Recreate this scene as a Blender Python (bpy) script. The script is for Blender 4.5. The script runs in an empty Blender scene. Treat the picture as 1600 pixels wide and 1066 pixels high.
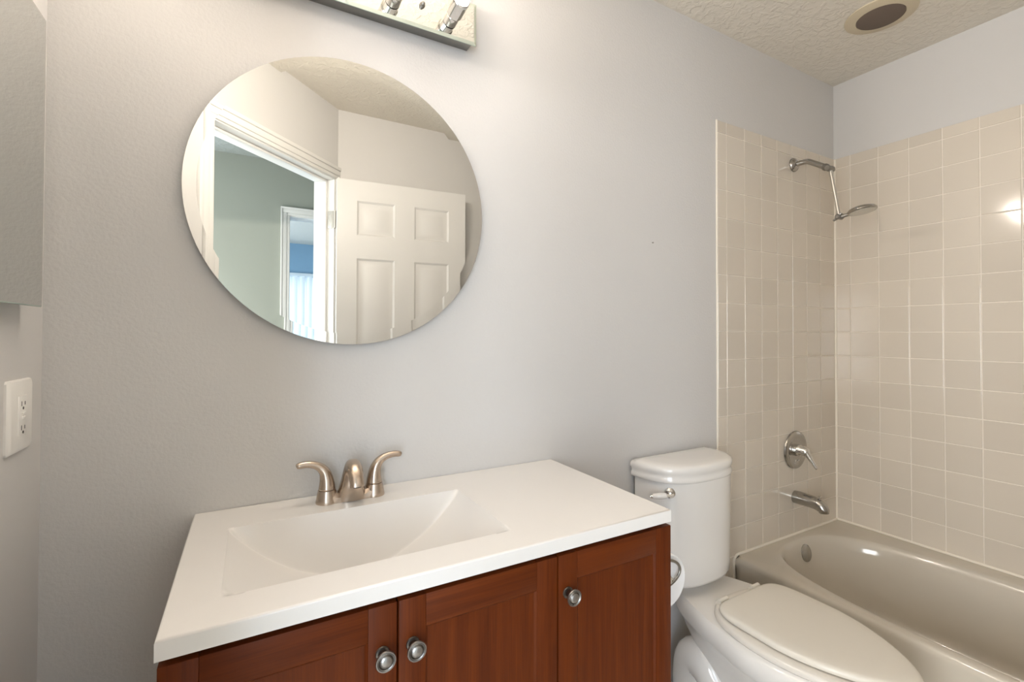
import bpy, bmesh, math, random
from mathutils import Vector, Matrix
random.seed(7)
PI = math.pi
S = bpy.context.scene
COL = S.collection

# ------------------------------------------------------------------ camera
cam_d = bpy.data.cameras.new('camera'); cam = bpy.data.objects.new('camera', cam_d); COL.objects.link(cam)
F_PX, YAW, PITCH, ROLL = 731.264, 0.5093, 0.0132, 0.0025
cam_d.sensor_width = 36.0; cam_d.lens = F_PX * 36.0 / 1600.0
cam_d.shift_y = -21.86 / 1600.0
cam_d.clip_start = 0.02
_r = Vector((math.cos(YAW), -math.sin(YAW), 0)); _f = Vector((math.sin(YAW), math.cos(YAW), 0)); _u = Vector((0, 0, 1))
fw = _f * math.cos(PITCH) + _u * math.sin(PITCH); up = _u * math.cos(PITCH) - _f * math.sin(PITCH)
rr = _r * math.cos(ROLL) + up * math.sin(ROLL); uu = up * math.cos(ROLL) - _r * math.sin(ROLL)
M = Matrix((rr, uu, -fw)).transposed().to_4x4(); M.translation = Vector((-2.4155, -1.1902, 1.2603))
cam.matrix_world = M
S.camera = cam

# ------------------------------------------------------------------ world, exposure, daylight and added fill
w = bpy.data.worlds.new('sky'); S.world = w; w.use_nodes = True
bg = w.node_tree.nodes['Background']; bg.inputs['Color'].default_value = (0.62, 0.80, 1.0, 1); bg.inputs['Strength'].default_value = 3.0
S.view_settings.view_transform = 'Standard'; S.view_settings.look = 'None'
S.view_settings.exposure = 0.16; S.view_settings.gamma = 1.0; S.view_settings.use_curve_mapping = False
S.cycles.use_denoising = True
S.cycles.max_bounces = 16; S.cycles.diffuse_bounces = 10; S.cycles.glossy_bounces = 8
S.cycles.caustics_reflective = False; S.cycles.caustics_refractive = False
S.cycles.sample_clamp_indirect = 6.0

def area(name, loc, direction, sx, sy, power, color):
    d = bpy.data.lights.new(name, 'AREA'); d.shape = 'RECTANGLE'; d.size = sx; d.size_y = sy; d.energy = power; d.color = color
    o = bpy.data.objects.new(name, d); COL.objects.link(o); o.location = loc
    o.rotation_euler = Vector(direction).to_track_quat('-Z', 'Z').to_euler(); return o
HALL_W = 48.0      # fill light added in the hall, out of view
HALL2_W = 80.0     # second added hall fill, also out of view
BED_W = 40.0        # daylight behind the bedroom blinds
LAMP_E = 1250.0      # vanity bulbs
area('hall_fill', (-3.30, -2.57, 1.25), (0, 1, 0), 1.0, 1.9, HALL_W, (0.84, 0.91, 1.0))  # unseen light added to fill the bathroom through the doorway
area('hall_fill', (-4.03, -1.60, 1.20), (1, 0, 0), 1.3, 1.2, HALL2_W, (1.0, 0.985, 0.955))  # another unseen fill, added to bring more light to the tub side
area('bedroom_daylight', (-1.85, -5.86, 1.05), (0, 1, 0), 1.7, 1.9, BED_W, (0.78, 0.90, 1.0))

area('bedroom_side_fill', (-3.53, -4.2, 1.45), (1, 0, 0), 1.1, 1.25, 70.0, (0.72, 0.86, 1.0))  # unseen side light added to brighten the bedroom ceiling and far wall

# ------------------------------------------------------------------ materials
def mat(name, color, rough=0.5, metal=0.0, bump=None, spec=0.5, coat=0.0, emit=None, var=None, aniso=0):
    m = bpy.data.materials.new(name); m.use_nodes = True; nt = m.node_tree; b = nt.nodes['Principled BSDF']
    b.inputs['Base Color'].default_value = (*color, 1); b.inputs['Roughness'].default_value = rough
    b.inputs['Metallic'].default_value = metal; b.inputs['Specular IOR Level'].default_value = spec
    b.inputs['Coat Weight'].default_value = coat; b.inputs['Coat Roughness'].default_value = 0.06
    if emit: b.inputs['Emission Color'].default_value = (*emit[0], 1); b.inputs['Emission Strength'].default_value = emit[1]
    tc = nt.nodes.new('ShaderNodeTexCoord')
    if var:   # (scale, amount): slight tone variation of the surface itself
        n = nt.nodes.new('ShaderNodeTexNoise'); n.inputs['Scale'].default_value = var[0]; n.inputs['Detail'].default_value = 4
        nt.links.new(tc.outputs['Object'], n.inputs['Vector'])
        mx = nt.nodes.new('ShaderNodeMix'); mx.data_type = 'RGBA'
        mx.inputs['A'].default_value = (*[c * (1 - var[1]) for c in color], 1); mx.inputs['B'].default_value = (*[min(1, c * (1 + var[1])) for c in color], 1)
        nt.links.new(n.outputs['Fac'], mx.inputs['Factor']); nt.links.new(mx.outputs['Result'], b.inputs['Base Color'])
    if bump:  # list of (scale, strength, distance)
        prev = None
        for sc, st, dist in bump:
            n = nt.nodes.new('ShaderNodeTexNoise'); n.inputs['Scale'].default_value = sc; n.inputs['Detail'].default_value = 3
            nt.links.new(tc.outputs['Object'], n.inputs['Vector'])
            bn = nt.nodes.new('ShaderNodeBump'); bn.inputs['Strength'].default_value = st; bn.inputs['Distance'].default_value = dist
            nt.links.new(n.outputs['Fac'], bn.inputs['Height'])
            if prev: nt.links.new(prev.outputs['Normal'], bn.inputs['Normal'])
            prev = bn
        nt.links.new(prev.outputs['Normal'], b.inputs['Normal'])
    return m

def knockdown(name, color, scale=38):
    m = mat(name, color, 0.9, spec=0.2); nt = m.node_tree; b = nt.nodes['Principled BSDF']
    tc = nt.nodes.new('ShaderNodeTexCoord')
    n = nt.nodes.new('ShaderNodeTexNoise'); n.inputs['Scale'].default_value = scale; n.inputs['Detail'].default_value = 5; n.inputs['Distortion'].default_value = 0.7
    r = nt.nodes.new('ShaderNodeValToRGB'); r.color_ramp.elements[0].position = 0.44; r.color_ramp.elements[1].position = 0.60
    bn = nt.nodes.new('ShaderNodeBump'); bn.inputs['Strength'].default_value = 0.5; bn.inputs['Distance'].default_value = 0.0034
    nt.links.new(tc.outputs['Object'], n.inputs['Vector']); nt.links.new(n.outputs['Fac'], r.inputs['Fac'])
    nt.links.new(r.outputs['Color'], bn.inputs['Height']); nt.links.new(bn.outputs['Normal'], b.inputs['Normal'])
    return m

def wood(name, axis):
    m = mat(name, (0.16, 0.035, 0.008), 0.42, spec=0.18, coat=0.0); nt = m.node_tree; b = nt.nodes['Principled BSDF']
    tc = nt.nodes.new('ShaderNodeTexCoord'); mp = nt.nodes.new('ShaderNodeMapping')
    mp.inputs['Scale'].default_value = (34, 34, 2.2) if axis == 'z' else (2.2, 34, 34)
    n = nt.nodes.new('ShaderNodeTexNoise'); n.inputs['Scale'].default_value = 1.6; n.inputs['Detail'].default_value = 6; n.inputs['Distortion'].default_value = 0.8
    n2 = nt.nodes.new('ShaderNodeTexNoise'); n2.inputs['Scale'].default_value = 7; n2.inputs['Detail'].default_value = 2
    mp2 = nt.nodes.new('ShaderNodeMapping'); mp2.inputs['Scale'].default_value = (60, 60, 1.2) if axis == 'z' else (1.2, 60, 60)
    r = nt.nodes.new('ShaderNodeValToRGB')
    r.color_ramp.elements[0].position = 0.25; r.color_ramp.elements[0].color = (0.066, 0.0112, 0.0016, 1)
    r.color_ramp.elements[1].position = 0.78; r.color_ramp.elements[1].color = (0.150, 0.031, 0.0036, 1)
    mx = nt.nodes.new('ShaderNodeMix'); mx.data_type = 'FLOAT'; mx.inputs['Factor'].default_value = 0.35
    L = nt.links.new
    L(tc.outputs['Object'], mp.inputs['Vector']); L(mp.outputs['Vector'], n.inputs['Vector'])
    L(tc.outputs['Object'], mp2.inputs['Vector']); L(mp2.outputs['Vector'], n2.inputs['Vector'])
    L(n.outputs['Fac'], mx.inputs['A']); L(n2.outputs['Fac'], mx.inputs['B']); L(mx.outputs['Result'], r.inputs['Fac']); L(r.outputs['Color'], b.inputs['Base Color'])
    return m

def tile_mat(name, color):
    m = mat(name, color, 0.10, bump=[(9, 0.07, 0.004)]); nt = m.node_tree; b = nt.nodes['Principled BSDF']
    g = nt.nodes.new('ShaderNodeNewGeometry')
    mx = nt.nodes.new('ShaderNodeMix'); mx.data_type = 'RGBA'
    mx.inputs['A'].default_value = (*[c * 0.96 for c in color], 1); mx.inputs['B'].default_value = (*[c * 1.04 for c in color], 1)
    nt.links.new(g.outputs['Random Per Island'], mx.inputs['Factor']); nt.links.new(mx.outputs['Result'], b.inputs['Base Color'])
    return m

def floor_tile(name):
    m = mat(name, (0.6, 0.56, 0.5), 0.35); nt = m.node_tree; b = nt.nodes['Principled BSDF']
    tc = nt.nodes.new('ShaderNodeTexCoord'); br = nt.nodes.new('ShaderNodeTexBrick'); br.offset = 0
    br.inputs['Scale'].default_value = 1.0; br.inputs['Brick Width'].default_value = 0.33; br.inputs['Row Height'].default_value = 0.33
    br.inputs['Mortar Size'].default_value = 0.004; br.inputs['Color1'].default_value = (0.66, 0.60, 0.53, 1); br.inputs['Color2'].default_value = (0.62, 0.57, 0.50, 1); br.inputs['Mortar'].default_value = (0.42, 0.38, 0.34, 1)
    nt.links.new(tc.outputs['Object'], br.inputs['Vector']); nt.links.new(br.outputs['Color'], b.inputs['Base Color']); return m

PAINT = mat('grey_wall_paint', (0.605, 0.598, 0.590), 0.62, spec=0.3, bump=[(140, 0.40, 0.0018), (40, 0.14, 0.003)])
PAINT2 = mat('grey_side_wall_paint', (0.605, 0.598, 0.590), 0.62, spec=0.3, bump=[(130, 0.15, 0.0015)])
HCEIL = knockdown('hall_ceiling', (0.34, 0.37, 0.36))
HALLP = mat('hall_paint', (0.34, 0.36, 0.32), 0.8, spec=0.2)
BEDP = mat('bedroom_blue_paint', (0.27, 0.42, 0.56), 0.8, spec=0.2)
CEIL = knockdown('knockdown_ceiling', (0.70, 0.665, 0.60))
TRIM = mat('white_trim_paint', (0.70, 0.695, 0.68), 0.35)
DOORM = mat('white_door_paint', (0.66, 0.655, 0.645), 0.42)
TILE = tile_mat('almond_glazed_tile', (0.64, 0.585, 0.508))
GROUT = mat('pale_grout', (0.80, 0.745, 0.67), 0.8)
CAULK = mat('white_caulk', (0.82, 0.77, 0.68), 0.5)
TUB = mat('almond_enamel', (0.565, 0.522, 0.45), 0.12, coat=0.2)
PORC = mat('white_porcelain', (0.76, 0.745, 0.72), 0.10, coat=0.3)
SEAT = mat('bone_seat_plastic', (0.70, 0.665, 0.595), 0.25)
RING = mat('bone_seat_ring', (0.72, 0.685, 0.63), 0.22)
MARBLE = mat('white_cultured_marble', (0.77, 0.755, 0.735), 0.20, coat=0.2)
WOODV = wood('cherry_upright_grain', 'z'); WOODH = wood('cherry_level_grain', 'x')
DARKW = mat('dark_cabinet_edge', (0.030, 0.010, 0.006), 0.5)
NICKEL = mat('brushed_nickel', (0.50, 0.415, 0.34), 0.27, 1.0)
CHROME = mat('chrome', (0.72, 0.71, 0.69), 0.08, 1.0)
SATIN = mat('worn_chrome', (0.44, 0.425, 0.40), 0.17, 1.0)
DULL = mat('dull_steel', (0.30, 0.29, 0.27), 0.35, 1.0)
FACE = mat('grey_spray_face', (0.62, 0.61, 0.58), 0.30, 0.85)
BEVG = mat('bevelled_glass_border', (0.62, 0.70, 0.64), 0.04, 1.0)
HINGE = mat('painted_hinge_metal', (0.52, 0.51, 0.48), 0.35, 0.3)
PEWTER = mat('dark_pewter', (0.16, 0.145, 0.13), 0.35, 1.0)
PEWTERL = mat('polished_pewter', (0.36, 0.355, 0.35), 0.30, 1.0)
MIRROR = mat('silvered_glass', (0.67, 0.68, 0.66), 0.0, 1.0)
MIRGRN = mat('greenish_glass_edge', (0.45, 0.56, 0.50), 0.15)
DARKGAP = mat('dark_gap', (0.02, 0.02, 0.02), 0.7)
PLATEM = mat('white_outlet_plastic', (0.84, 0.83, 0.80), 0.3)
VENTD = mat('brown_vent_grille', (0.15, 0.115, 0.092), 0.8)
VENTC = mat('yellowed_vent_rim', (0.57, 0.50, 0.37), 0.5)
PAPER = mat('white_tissue', (0.85, 0.85, 0.85), 0.95, spec=0.1, bump=[(300, 0.2, 0.001)])
CARD = mat('brown_card_tube', (0.30, 0.20, 0.12), 0.9)
FLOOR = floor_tile('beige_floor_tile')
HFLOOR = mat('hall_carpet', (0.40, 0.36, 0.32), 0.95, bump=[(400, 0.3, 0.003)])
BLIND = mat('white_vinyl_blind', (0.85, 0.87, 0.88), 0.4)
_nt = BLIND.node_tree; _tr = _nt.nodes.new('ShaderNodeBsdfTranslucent'); _tr.inputs['Color'].default_value = (0.85, 0.88, 0.9, 1)
_mx = _nt.nodes.new('ShaderNodeMixShader'); _mx.inputs['Fac'].default_value = 0.30
_nt.links.new(_nt.nodes['Principled BSDF'].outputs['BSDF'], _mx.inputs[1]); _nt.links.new(_tr.outputs['BSDF'], _mx.inputs[2])
_nt.links.new(_mx.outputs['Shader'], _nt.nodes['Material Output'].inputs['Surface'])
BULB = mat('lit_bulb_glass', (1, 1, 1), 0.3, emit=((1.0, 0.89, 0.78), LAMP_E))
BULBN = BLIND

# ------------------------------------------------------------------ mesh helpers
LOC = {}
def finish(name, bm, m, parent=None, smooth=40, recalc=True):
    if recalc: bmesh.ops.recalc_face_normals(bm, faces=bm.faces)
    root = parent
    off = LOC.get(root.name, Vector((0, 0, 0))) if root else Vector((0, 0, 0))
    bmesh.ops.translate(bm, verts=bm.verts, vec=-off)
    me = bpy.data.meshes.new(name); bm.to_mesh(me); bm.free()
    for mm in (m if isinstance(m, (list, tuple)) else [m]): me.materials.append(mm)
    if smooth:
        for p in me.polygons: p.use_smooth = True
        me.set_sharp_from_angle(angle=math.radians(smooth))
    o = bpy.data.objects.new(name, me); COL.objects.link(o)
    if parent: o.parent = parent; LOC[o.name] = off
    return o

def thing(name, label, cat, loc, group=None):
    o = bpy.data.objects.new(name, None); COL.objects.link(o); o.location = loc; o.empty_display_size = 0.05
    o['label'] = label; o['category'] = cat
    if group: o['group'] = group
    LOC[o.name] = Vector(loc); return o
def tag(o, label, cat, group=None):
    o['label'] = label; o['category'] = cat
    if group: o['group'] = group
    return o
def struct(name, bm, m, parent=None, smooth=40, label=None, cat=None):
    o = finish(name, bm, m, parent, smooth)
    if not parent: o['kind'] = 'structure'
    if label: o['label'] = label; o['category'] = cat
    return o

def box(bm, x0, x1, y0, y1, z0, z1, bev=0.0, seg=2, mi=0, xf=None):
    t = bmesh.new(); bmesh.ops.create_cube(t, size=1)
    for v in t.verts: v.co = Vector((x0 + (v.co.x + .5) * (x1 - x0), y0 + (v.co.y + .5) * (y1 - y0), z0 + (v.co.z + .5) * (z1 - z0)))
    if bev: bmesh.ops.bevel(t, geom=t.edges[:], offset=bev, segments=seg, affect='EDGES', profile=0.5)
    merge(bm, t, mi, xf); return bm
def merge(bm, t, mi=0, xf=None):
    if xf is not None: bmesh.ops.transform(t, matrix=xf, verts=t.verts)
    mp = {v: bm.verts.new(v.co) for v in t.verts}
    for f in t.faces:
        try: nf = bm.faces.new([mp[v] for v in f.verts]); nf.material_index = mi if mi else f.material_index
        except ValueError: pass
    t.free()
def loft(bm, rings, cap0=True, cap1=True, closed=True, mi=0):
    R = [[bm.verts.new(p) for p in r] for r in rings]; n = len(R[0])
    for a, b in zip(R, R[1:]):
        for i in range(n if closed else n - 1):
            j = (i + 1) % n
            f = bm.faces.new((a[i], a[j], b[j], b[i])); f.material_index = mi
    if cap0: f = bm.faces.new(R[0][::-1]); f.material_index = mi
    if cap1: f = bm.faces.new(R[-1]); f.material_index = mi
    return bm
def frame(d):
    d = Vector(d).normalized(); a = Vector((0, 0, 1)) if abs(d.z) < .9 else Vector((1, 0, 0))
    u = a.cross(d).normalized(); return d, u, d.cross(u)
def lathe(bm, base, axis, prof, n=32, mi=0, cap=True):
    d, u, v = frame(axis); base = Vector(base)
    loft(bm, [[base + d * h + (u * math.cos(2 * PI * k / n) + v * math.sin(2 * PI * k / n)) * max(r, 1e-5) for k in range(n)] for r, h in prof], cap, cap, mi=mi)
    return bm
def tube(bm, pts, rad, n=14, mi=0, flat=1.0, cap=True):
    pts = [Vector(p) for p in pts]; m = len(pts)
    if not isinstance(rad, (list, tuple)): rad = [rad] * m
    T = [(pts[min(i + 1, m - 1)] - pts[max(i - 1, 0)]).normalized() for i in range(m)]
    d, u, v = frame(T[0]); rings = []
    for i in range(m):
        u = (u - T[i] * u.dot(T[i])).normalized(); v = T[i].cross(u)
        rings.append([pts[i] + (u * math.cos(2 * PI * k / n) + v * math.sin(2 * PI * k / n) * flat) * rad[i] for k in range(n)])
    loft(bm, rings, cap, cap, mi=mi); return bm
def smooth_path(pts, rad, k=6):
    """Catmull-Rom resample of points and radii."""
    P = [Vector(p) for p in pts]; n = len(P); op, orr = [], []
    for i in range(n - 1):
        p0, p1, p2, p3 = P[max(i - 1, 0)], P[i], P[i + 1], P[min(i + 2, n - 1)]
        r1, r2 = rad[i], rad[i + 1]
        for j in range(k):
            t = j / k
            op.append(0.5 * ((2 * p1) + (p2 - p0) * t + (2 * p0 - 5 * p1 + 4 * p2 - p3) * t * t + (3 * p1 - p0 - 3 * p2 + p3) * t ** 3)); orr.append(r1 + (r2 - r1) * t)
    op.append(P[-1]); orr.append(rad[-1]); return op, orr
def sellipse(cx, cy, a, b, z, n=48, e=2.0, tilt=None):
    out = []
    for k in range(n):
        t = 2 * PI * k / n; c, s = math.cos(t), math.sin(t)
        out.append(Vector((cx + a * math.copysign(abs(c) ** (2 / e), c), cy + b * math.copysign(abs(s) ** (2 / e), s), z)))
    return out
NB = bmesh.new

# ------------------------------------------------------------------ setting
W, D, H = 2.755, 1.44, 2.44
TH = 0.12
struct('floor', box(NB(), -3.9, 0, -2.42, 0, -0.1, 0), FLOOR, smooth=0)
struct('ceiling', box(NB(), -W - TH, TH, -D - TH, TH, H, H + 0.1), CEIL, smooth=0)
struct('wall_back', box(NB(), -W - TH, TH, 0, TH, 0, H), PAINT, smooth=0)
struct('wall_right', box(NB(), 0, TH, -D - TH, 0, 0, H), PAINT2, smooth=0)
struct('wall_left', box(NB(), -W - TH, -W, -0.705, 0, 0, H), PAINT2, smooth=0)
struct('wall_near', box(NB(), -2.02, TH, -D - TH, -D, 0, H), PAINT2, smooth=0)
# wall across the corner with the doorway; local x runs along the wall, local y into the room
dx, nn = Vector((-1, 1, 0)).normalized(), Vector((1, 1, 0)).normalized()
XF = Matrix((dx, nn, Vector((0, 0, 1)))).transposed().to_4x4(); XF.translation = Vector((-2.02, -D, 0))
S0, S1, ZH = 0.033, 0.738, 2.058
b = NB()
box(b, -0.05, S0 - 0.018, -TH, 0, 0, H, xf=XF); box(b, S1 + 0.018, 1.0395 + 0.05, -TH, 0, 0, H, xf=XF); box(b, S0 - 0.018, S1 + 0.018, -TH, 0, ZH + 0.018, H, xf=XF)
struct('wall_diagonal', b, PAINT2, smooth=0)
b = NB()   # jamb lining and stop
for x0, x1 in ((S0 - 0.018, S0), (S1, S1 + 0.018)): box(b, x0, x1, -TH - 0.003, 0.003, 0, ZH, 0.001, xf=XF)
box(b, S0 - 0.018, S1 + 0.018, -TH - 0.003, 0.003, ZH, ZH + 0.018, 0.001, xf=XF)
box(b, S0, S0 + 0.011, -0.075, -0.040, 0, ZH, 0.002, xf=XF); box(b, S1 - 0.011, S1, -0.075, -0.040, 0, ZH, 0.002, xf=XF); box(b, S0, S1, -0.075, -0.040, ZH - 0.011, ZH, 0.002, xf=XF)
struct('trim_1', b, TRIM)
def casing(b, x0, x1, zt, y0, sgn, wdt=0.064, xf=None, clip0=None):
    """stepped door casing round an opening x0..x1 up to zt, standing out from y0 by sgn"""
    for a, c in (((0.0, 0.018), 0.011), ((0.018, 0.046), 0.014), ((0.046, wdt), 0.018)):
        lo, hi = sorted((y0, y0 + sgn * c))
        l0 = x0 - a[1]
        if clip0 is None or x0 - a[0] > clip0:
            box(b, max(l0, clip0) if clip0 is not None else l0, x0 - a[0], lo, hi, 0, zt + a[0], 0.003, xf=xf)
        box(b, x1 + a[0], x1 + a[1], lo, hi, 0, zt + a[0], 0.003, xf=xf)
        box(b, (max(l0, clip0) if clip0 is not None else l0), x1 + a[1], lo, hi, zt + a[0], zt + a[1], 0.003, xf=xf)
b = NB(); casing(b, S0 - 0.006, S1 + 0.006, ZH + 0.006, 0.0, 1, xf=XF, clip0=-0.004); struct('trim_2', b, TRIM)

# --- tiles on two walls, each tile a raised pillow inside one wall skin
def tiles(bm, o, ud, vd, nd, us, vs, skip=None, t=0.007, g=0.0016):
    o, ud, vd, nd = Vector(o), Vector(ud), Vector(vd), Vector(nd)
    for i in range(len(us) - 1):
        for j in range(len(vs) - 1):
            if skip and skip(us[i], us[i + 1], vs[j], vs[j + 1]): continue
            a0, a1, c0, c1 = us[i] + g, us[i + 1] - g, vs[j] + g, vs[j + 1] - g
            if a1 - a0 < 0.008 or c1 - c0 < 0.008: continue
            tu, tv = random.gauss(0, 0.0012), random.gauss(0, 0.0012); uc, vc = (a0 + a1) / 2, (c0 + c1) / 2
            rings = []
            for ins, h in ((0, 0.0030), (0.0003, t - 0.0012), (0.0009, t - 0.0003), (0.0018, t)):
                q = []
                for (uu_, vv_) in ((a0 + ins, c0 + ins), (a1 - ins, c0 + ins), (a1 - ins, c1 - ins), (a0 + ins, c1 - ins)):
                    hh = h + (tu * (uu_ - uc) + tv * (vv_ - vc) if h > 0.002 else 0)
                    q.append(o + ud * uu_ + vd * vv_ + nd * hh)
                rings.append(q)
            loft(bm, rings, False, True)
ZT = 0.3946
rows = [0.0 + ZT + 0.1051 - 0.11 * k for k in (4, 3, 2, 1)] + [ZT + 0.1051 + 0.11 * k for k in range(0, 15)] + [2.0885]
colsA = [-0.849, -0.7955] + [-0.11 * k - 0.0233 for k in range(6, 0, -1)] + [-0.0075]
b = NB(); tiles(b, (0, 0, 0), (1, 0, 0), (0, 0, 1), (0, -1, 0), colsA, rows, skip=lambda a, c, d, e: a > -0.72 and e < 0.42)
struct('wall_tile_back', b, TILE, smooth=0)
bk = NB(); box(bk, -0.8475, 0, -0.0045, -0.0005, 0.06, 2.087); struct('trim_3', bk, GROUT, smooth=0)
colsB = [0.0075] + [0.072 + 0.11 * k for k in range(0, 13)] + [D - 0.002]
b = NB(); tiles(b, (0, 0, 0), (0, -1, 0), (0, 0, 1), (-1, 0, 0), colsB, rows, skip=lambda a, c, d, e: e < 0.42)
struct('wall_tile_right', b, TILE, smooth=0)
bk = NB(); box(bk, -0.0045, -0.0005, -D + 0.001, -0.001, 0.3, 2.087); struct('trim_4', bk, GROUT, smooth=0)
b = NB()   # white edge of the bullnose and caulk beads
tube(b, [(-0.8495, -0.0035, 0.0), (-0.8495, -0.0035, 2.0885)], 0.0032, 8)
tube(b, [(-0.0075, -0.0075, ZT), (-0.0075, -0.0075, 2.085)], 0.0058, 10)
tube(b, [(-0.763, -0.009, ZT - 0.05), (-0.762, -0.009, ZT - 0.022), (-0.757, -0.009, ZT - 0.009), (-0.746, -0.009, ZT - 0.002), (-0.735, -0.009, ZT), (-0.008, -0.009, ZT)], 0.0052, 8)
tube(b, [(-0.009, -0.008, ZT + 0.001), (-0.009, -D + 0.01, ZT + 0.001)], 0.0052, 8)
tube(b, [(-0.758, -0.009, 0.0), (-0.763, -0.009, ZT - 0.05)], 0.0050, 8)
struct('trim_5', b, CAULK)

# --- bathroom door, open against the near wall
hinge = Vector((-2.034, -1.392, 0)); ang = math.radians(4.2)
DX = Matrix.Rotation(ang, 4, 'Z'); DX.translation = hinge
LW, LT, Z0, Z1 = 0.69, 0.034, 0.012, 2.052
def door_leaf(b, lw, th, z0, z1, xf):
    """six raised panels on both faces"""
    st, mu = 0.098, 0.105; pw = (lw - 2 * st - mu) / 2
    pans = [(z1 - 0.285, z1 - 0.105), (z1 - 1.155, z1 - 0.405), (z0 + 0.215, z1 - 1.275)]
    t = NB()
    xs = [0, st, st + pw, st + pw + mu, lw - st, lw]
    zs = [z0] + [v for p in pans[::-1] for v in p] + [z1]
    for face, yy, sg in (('f', th, -1), ('b', 0, 1)):
        for i in range(5):
            for j in range(len(zs) - 1):
                x0_, x1_, za, zb = xs[i], xs[i + 1], zs[j], zs[j + 1]
                if i in (1, 3) and j in (1, 3, 5):
                    rings = []
                    for ins, dep in ((0, 0), (0.010, 0.007), (0.016, 0.0075), (0.040, 0.0015)):
                        rings.append([Vector((x0_ + ins, yy + sg * dep, za + ins)), Vector((x1_ - ins, yy + sg * dep, za + ins)), Vector((x1_ - ins, yy + sg * dep, zb - ins)), Vector((x0_ + ins, yy + sg * dep, zb - ins))])
                    loft(t, rings, False, True)
                else:
                    t.faces.new([t.verts.new(p) for p in ((x0_, yy, za), (x1_, yy, za), (x1_, yy, zb), (x0_, yy, zb))])
    for q in (((0, 0, z0), (0, th, z0), (0, th, z1), (0, 0, z1)), ((lw, 0, z0), (lw, th, z0), (lw, th, z1), (lw, 0, z1)), ((0, 0, z1), (lw, 0, z1), (lw, th, z1), (0, th, z1)), ((0, 0, z0), (lw, 0, z0), (lw, th, z0), (0, th, z0))):
        t.faces.new([t.verts.new(p) for p in q])
    bmesh.ops.remove_doubles(t, verts=t.verts, dist=0.0002)
    merge(b, t, 0, xf)
b = NB(); door_leaf(b, LW, LT, Z0, Z1, DX)
door = struct('door_1', b, DOORM, smooth=25, label='white six-panel door standing open, seen in the round mirror', cat='door')
for hz in (0.22, 1.03, 1.805):
    b = NB()
    box(b, S0 + 0.0005, S0 + 0.003, -0.036, -0.002, hz, hz + 0.089, 0.001, xf=XF)
    tube(b, [XF @ Vector((S0 - 0.001, 0.006, hz)), XF @ Vector((S0 - 0.001, 0.006, hz + 0.089))], 0.006, 12)
    for k in (0.015, 0.045, 0.074): lathe(b, XF @ Vector((S0 + 0.003, -0.012 - (0.012 if k != 0.045 else 0), hz + k)), dx, [(0.004, 0), (0.003, 0.001)], 10)
    finish('hinge', b, HINGE, door)
b = NB()
p = DX @ Vector((LW - 0.06, LT, 0.95)); ny = (DX.to_3x3() @ Vector((0, 1, 0)))
lathe(b, p, ny, [(0.03, 0), (0.03, 0.004), (0.012, 0.008), (0.011, 0.028), (0.024, 0.036), (0.027, 0.05), (0.018, 0.062), (0.002, 0.064)])
finish('door_knob', b, NICKEL, door)

# --- hall and bedroom beyond the doorway (seen in the mirror)
HY = -2.42
b = NB()
box(b, -3.9, -3.82, HY - TH, HY, 0, H); box(b, -2.78, -2.19 - 0.018, HY - TH, HY, 0, H); box(b, -3.82, -2.78, HY - TH, HY, 2.22, H); box(b, -3.82, -2.78, HY - TH, HY, 0, 0.28); box(b, -1.43 + 0.018, 0.6, HY - TH, HY, 0, H); box(b, -2.208, -1.412, HY - TH, HY, 2.082, H)
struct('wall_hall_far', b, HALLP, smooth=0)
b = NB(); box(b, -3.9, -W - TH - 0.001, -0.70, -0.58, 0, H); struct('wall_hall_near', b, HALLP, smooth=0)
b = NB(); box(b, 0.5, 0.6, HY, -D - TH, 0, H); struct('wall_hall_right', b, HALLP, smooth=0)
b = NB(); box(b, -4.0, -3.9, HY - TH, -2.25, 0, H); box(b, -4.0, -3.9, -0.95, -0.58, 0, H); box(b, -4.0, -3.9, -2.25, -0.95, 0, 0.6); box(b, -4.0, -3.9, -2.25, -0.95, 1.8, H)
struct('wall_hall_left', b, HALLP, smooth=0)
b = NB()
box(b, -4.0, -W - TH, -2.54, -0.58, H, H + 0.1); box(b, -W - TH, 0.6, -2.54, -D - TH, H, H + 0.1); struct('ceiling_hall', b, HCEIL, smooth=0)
b = NB(); casing(b, -2.184, -1.436, 2.07, HY, 1, 0.058); struct('trim_6', b, TRIM)
b = NB()
box(b, -2.208, -2.19, HY - TH - 0.004, HY + 0.003, 0, 2.064); box(b, -1.43, -1.412, HY - TH - 0.004, HY + 0.003, 0, 2.064); box(b, -2.208, -1.412, HY - TH - 0.004, HY + 0.003, 2.064, 2.082)
struct('trim_7', b, TRIM)
struct('floor_bedroom', box(NB(), -3.4, 0.0, -5.64, -2.42, -0.1, 0.0), HFLOOR, smooth=0)
struct('ceiling_bedroom', box(NB(), -3.5, 0.1, -5.76, HY - TH, H, H + 0.1), CEIL, smooth=0)
b = NB(); box(b, -3.5, -3.4, -5.64, -4.8, 0, H); box(b, -3.5, -3.4, -3.6, HY - TH, 0, H); box(b, -3.5, -3.4, -4.8, -3.6, 0, 0.8); box(b, -3.5, -3.4, -4.8, -3.6, 2.1, H); struct('wall_bedroom_left', b, BEDP, smooth=0)
b = NB(); box(b, 0.0, 0.1, -5.64, HY - TH, 0, H); struct('wall_bedroom_right', b, BEDP, smooth=0)
b = NB(); box(b, -3.5, -2.75, -5.76, -5.64, 0, H); box(b, -0.95, 0.1, -5.76, -5.64, 0, H); box(b, -2.75, -0.95, -5.76, -5.64, 2.0, H)
struct('wall_bedroom_far', b, BEDP, smooth=0)
b = NB()
for x in (-2.75, -1.875, -1.0): box(b, x, x + 0.05, -5.73, -5.68, 0.0, 2.0)
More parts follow.
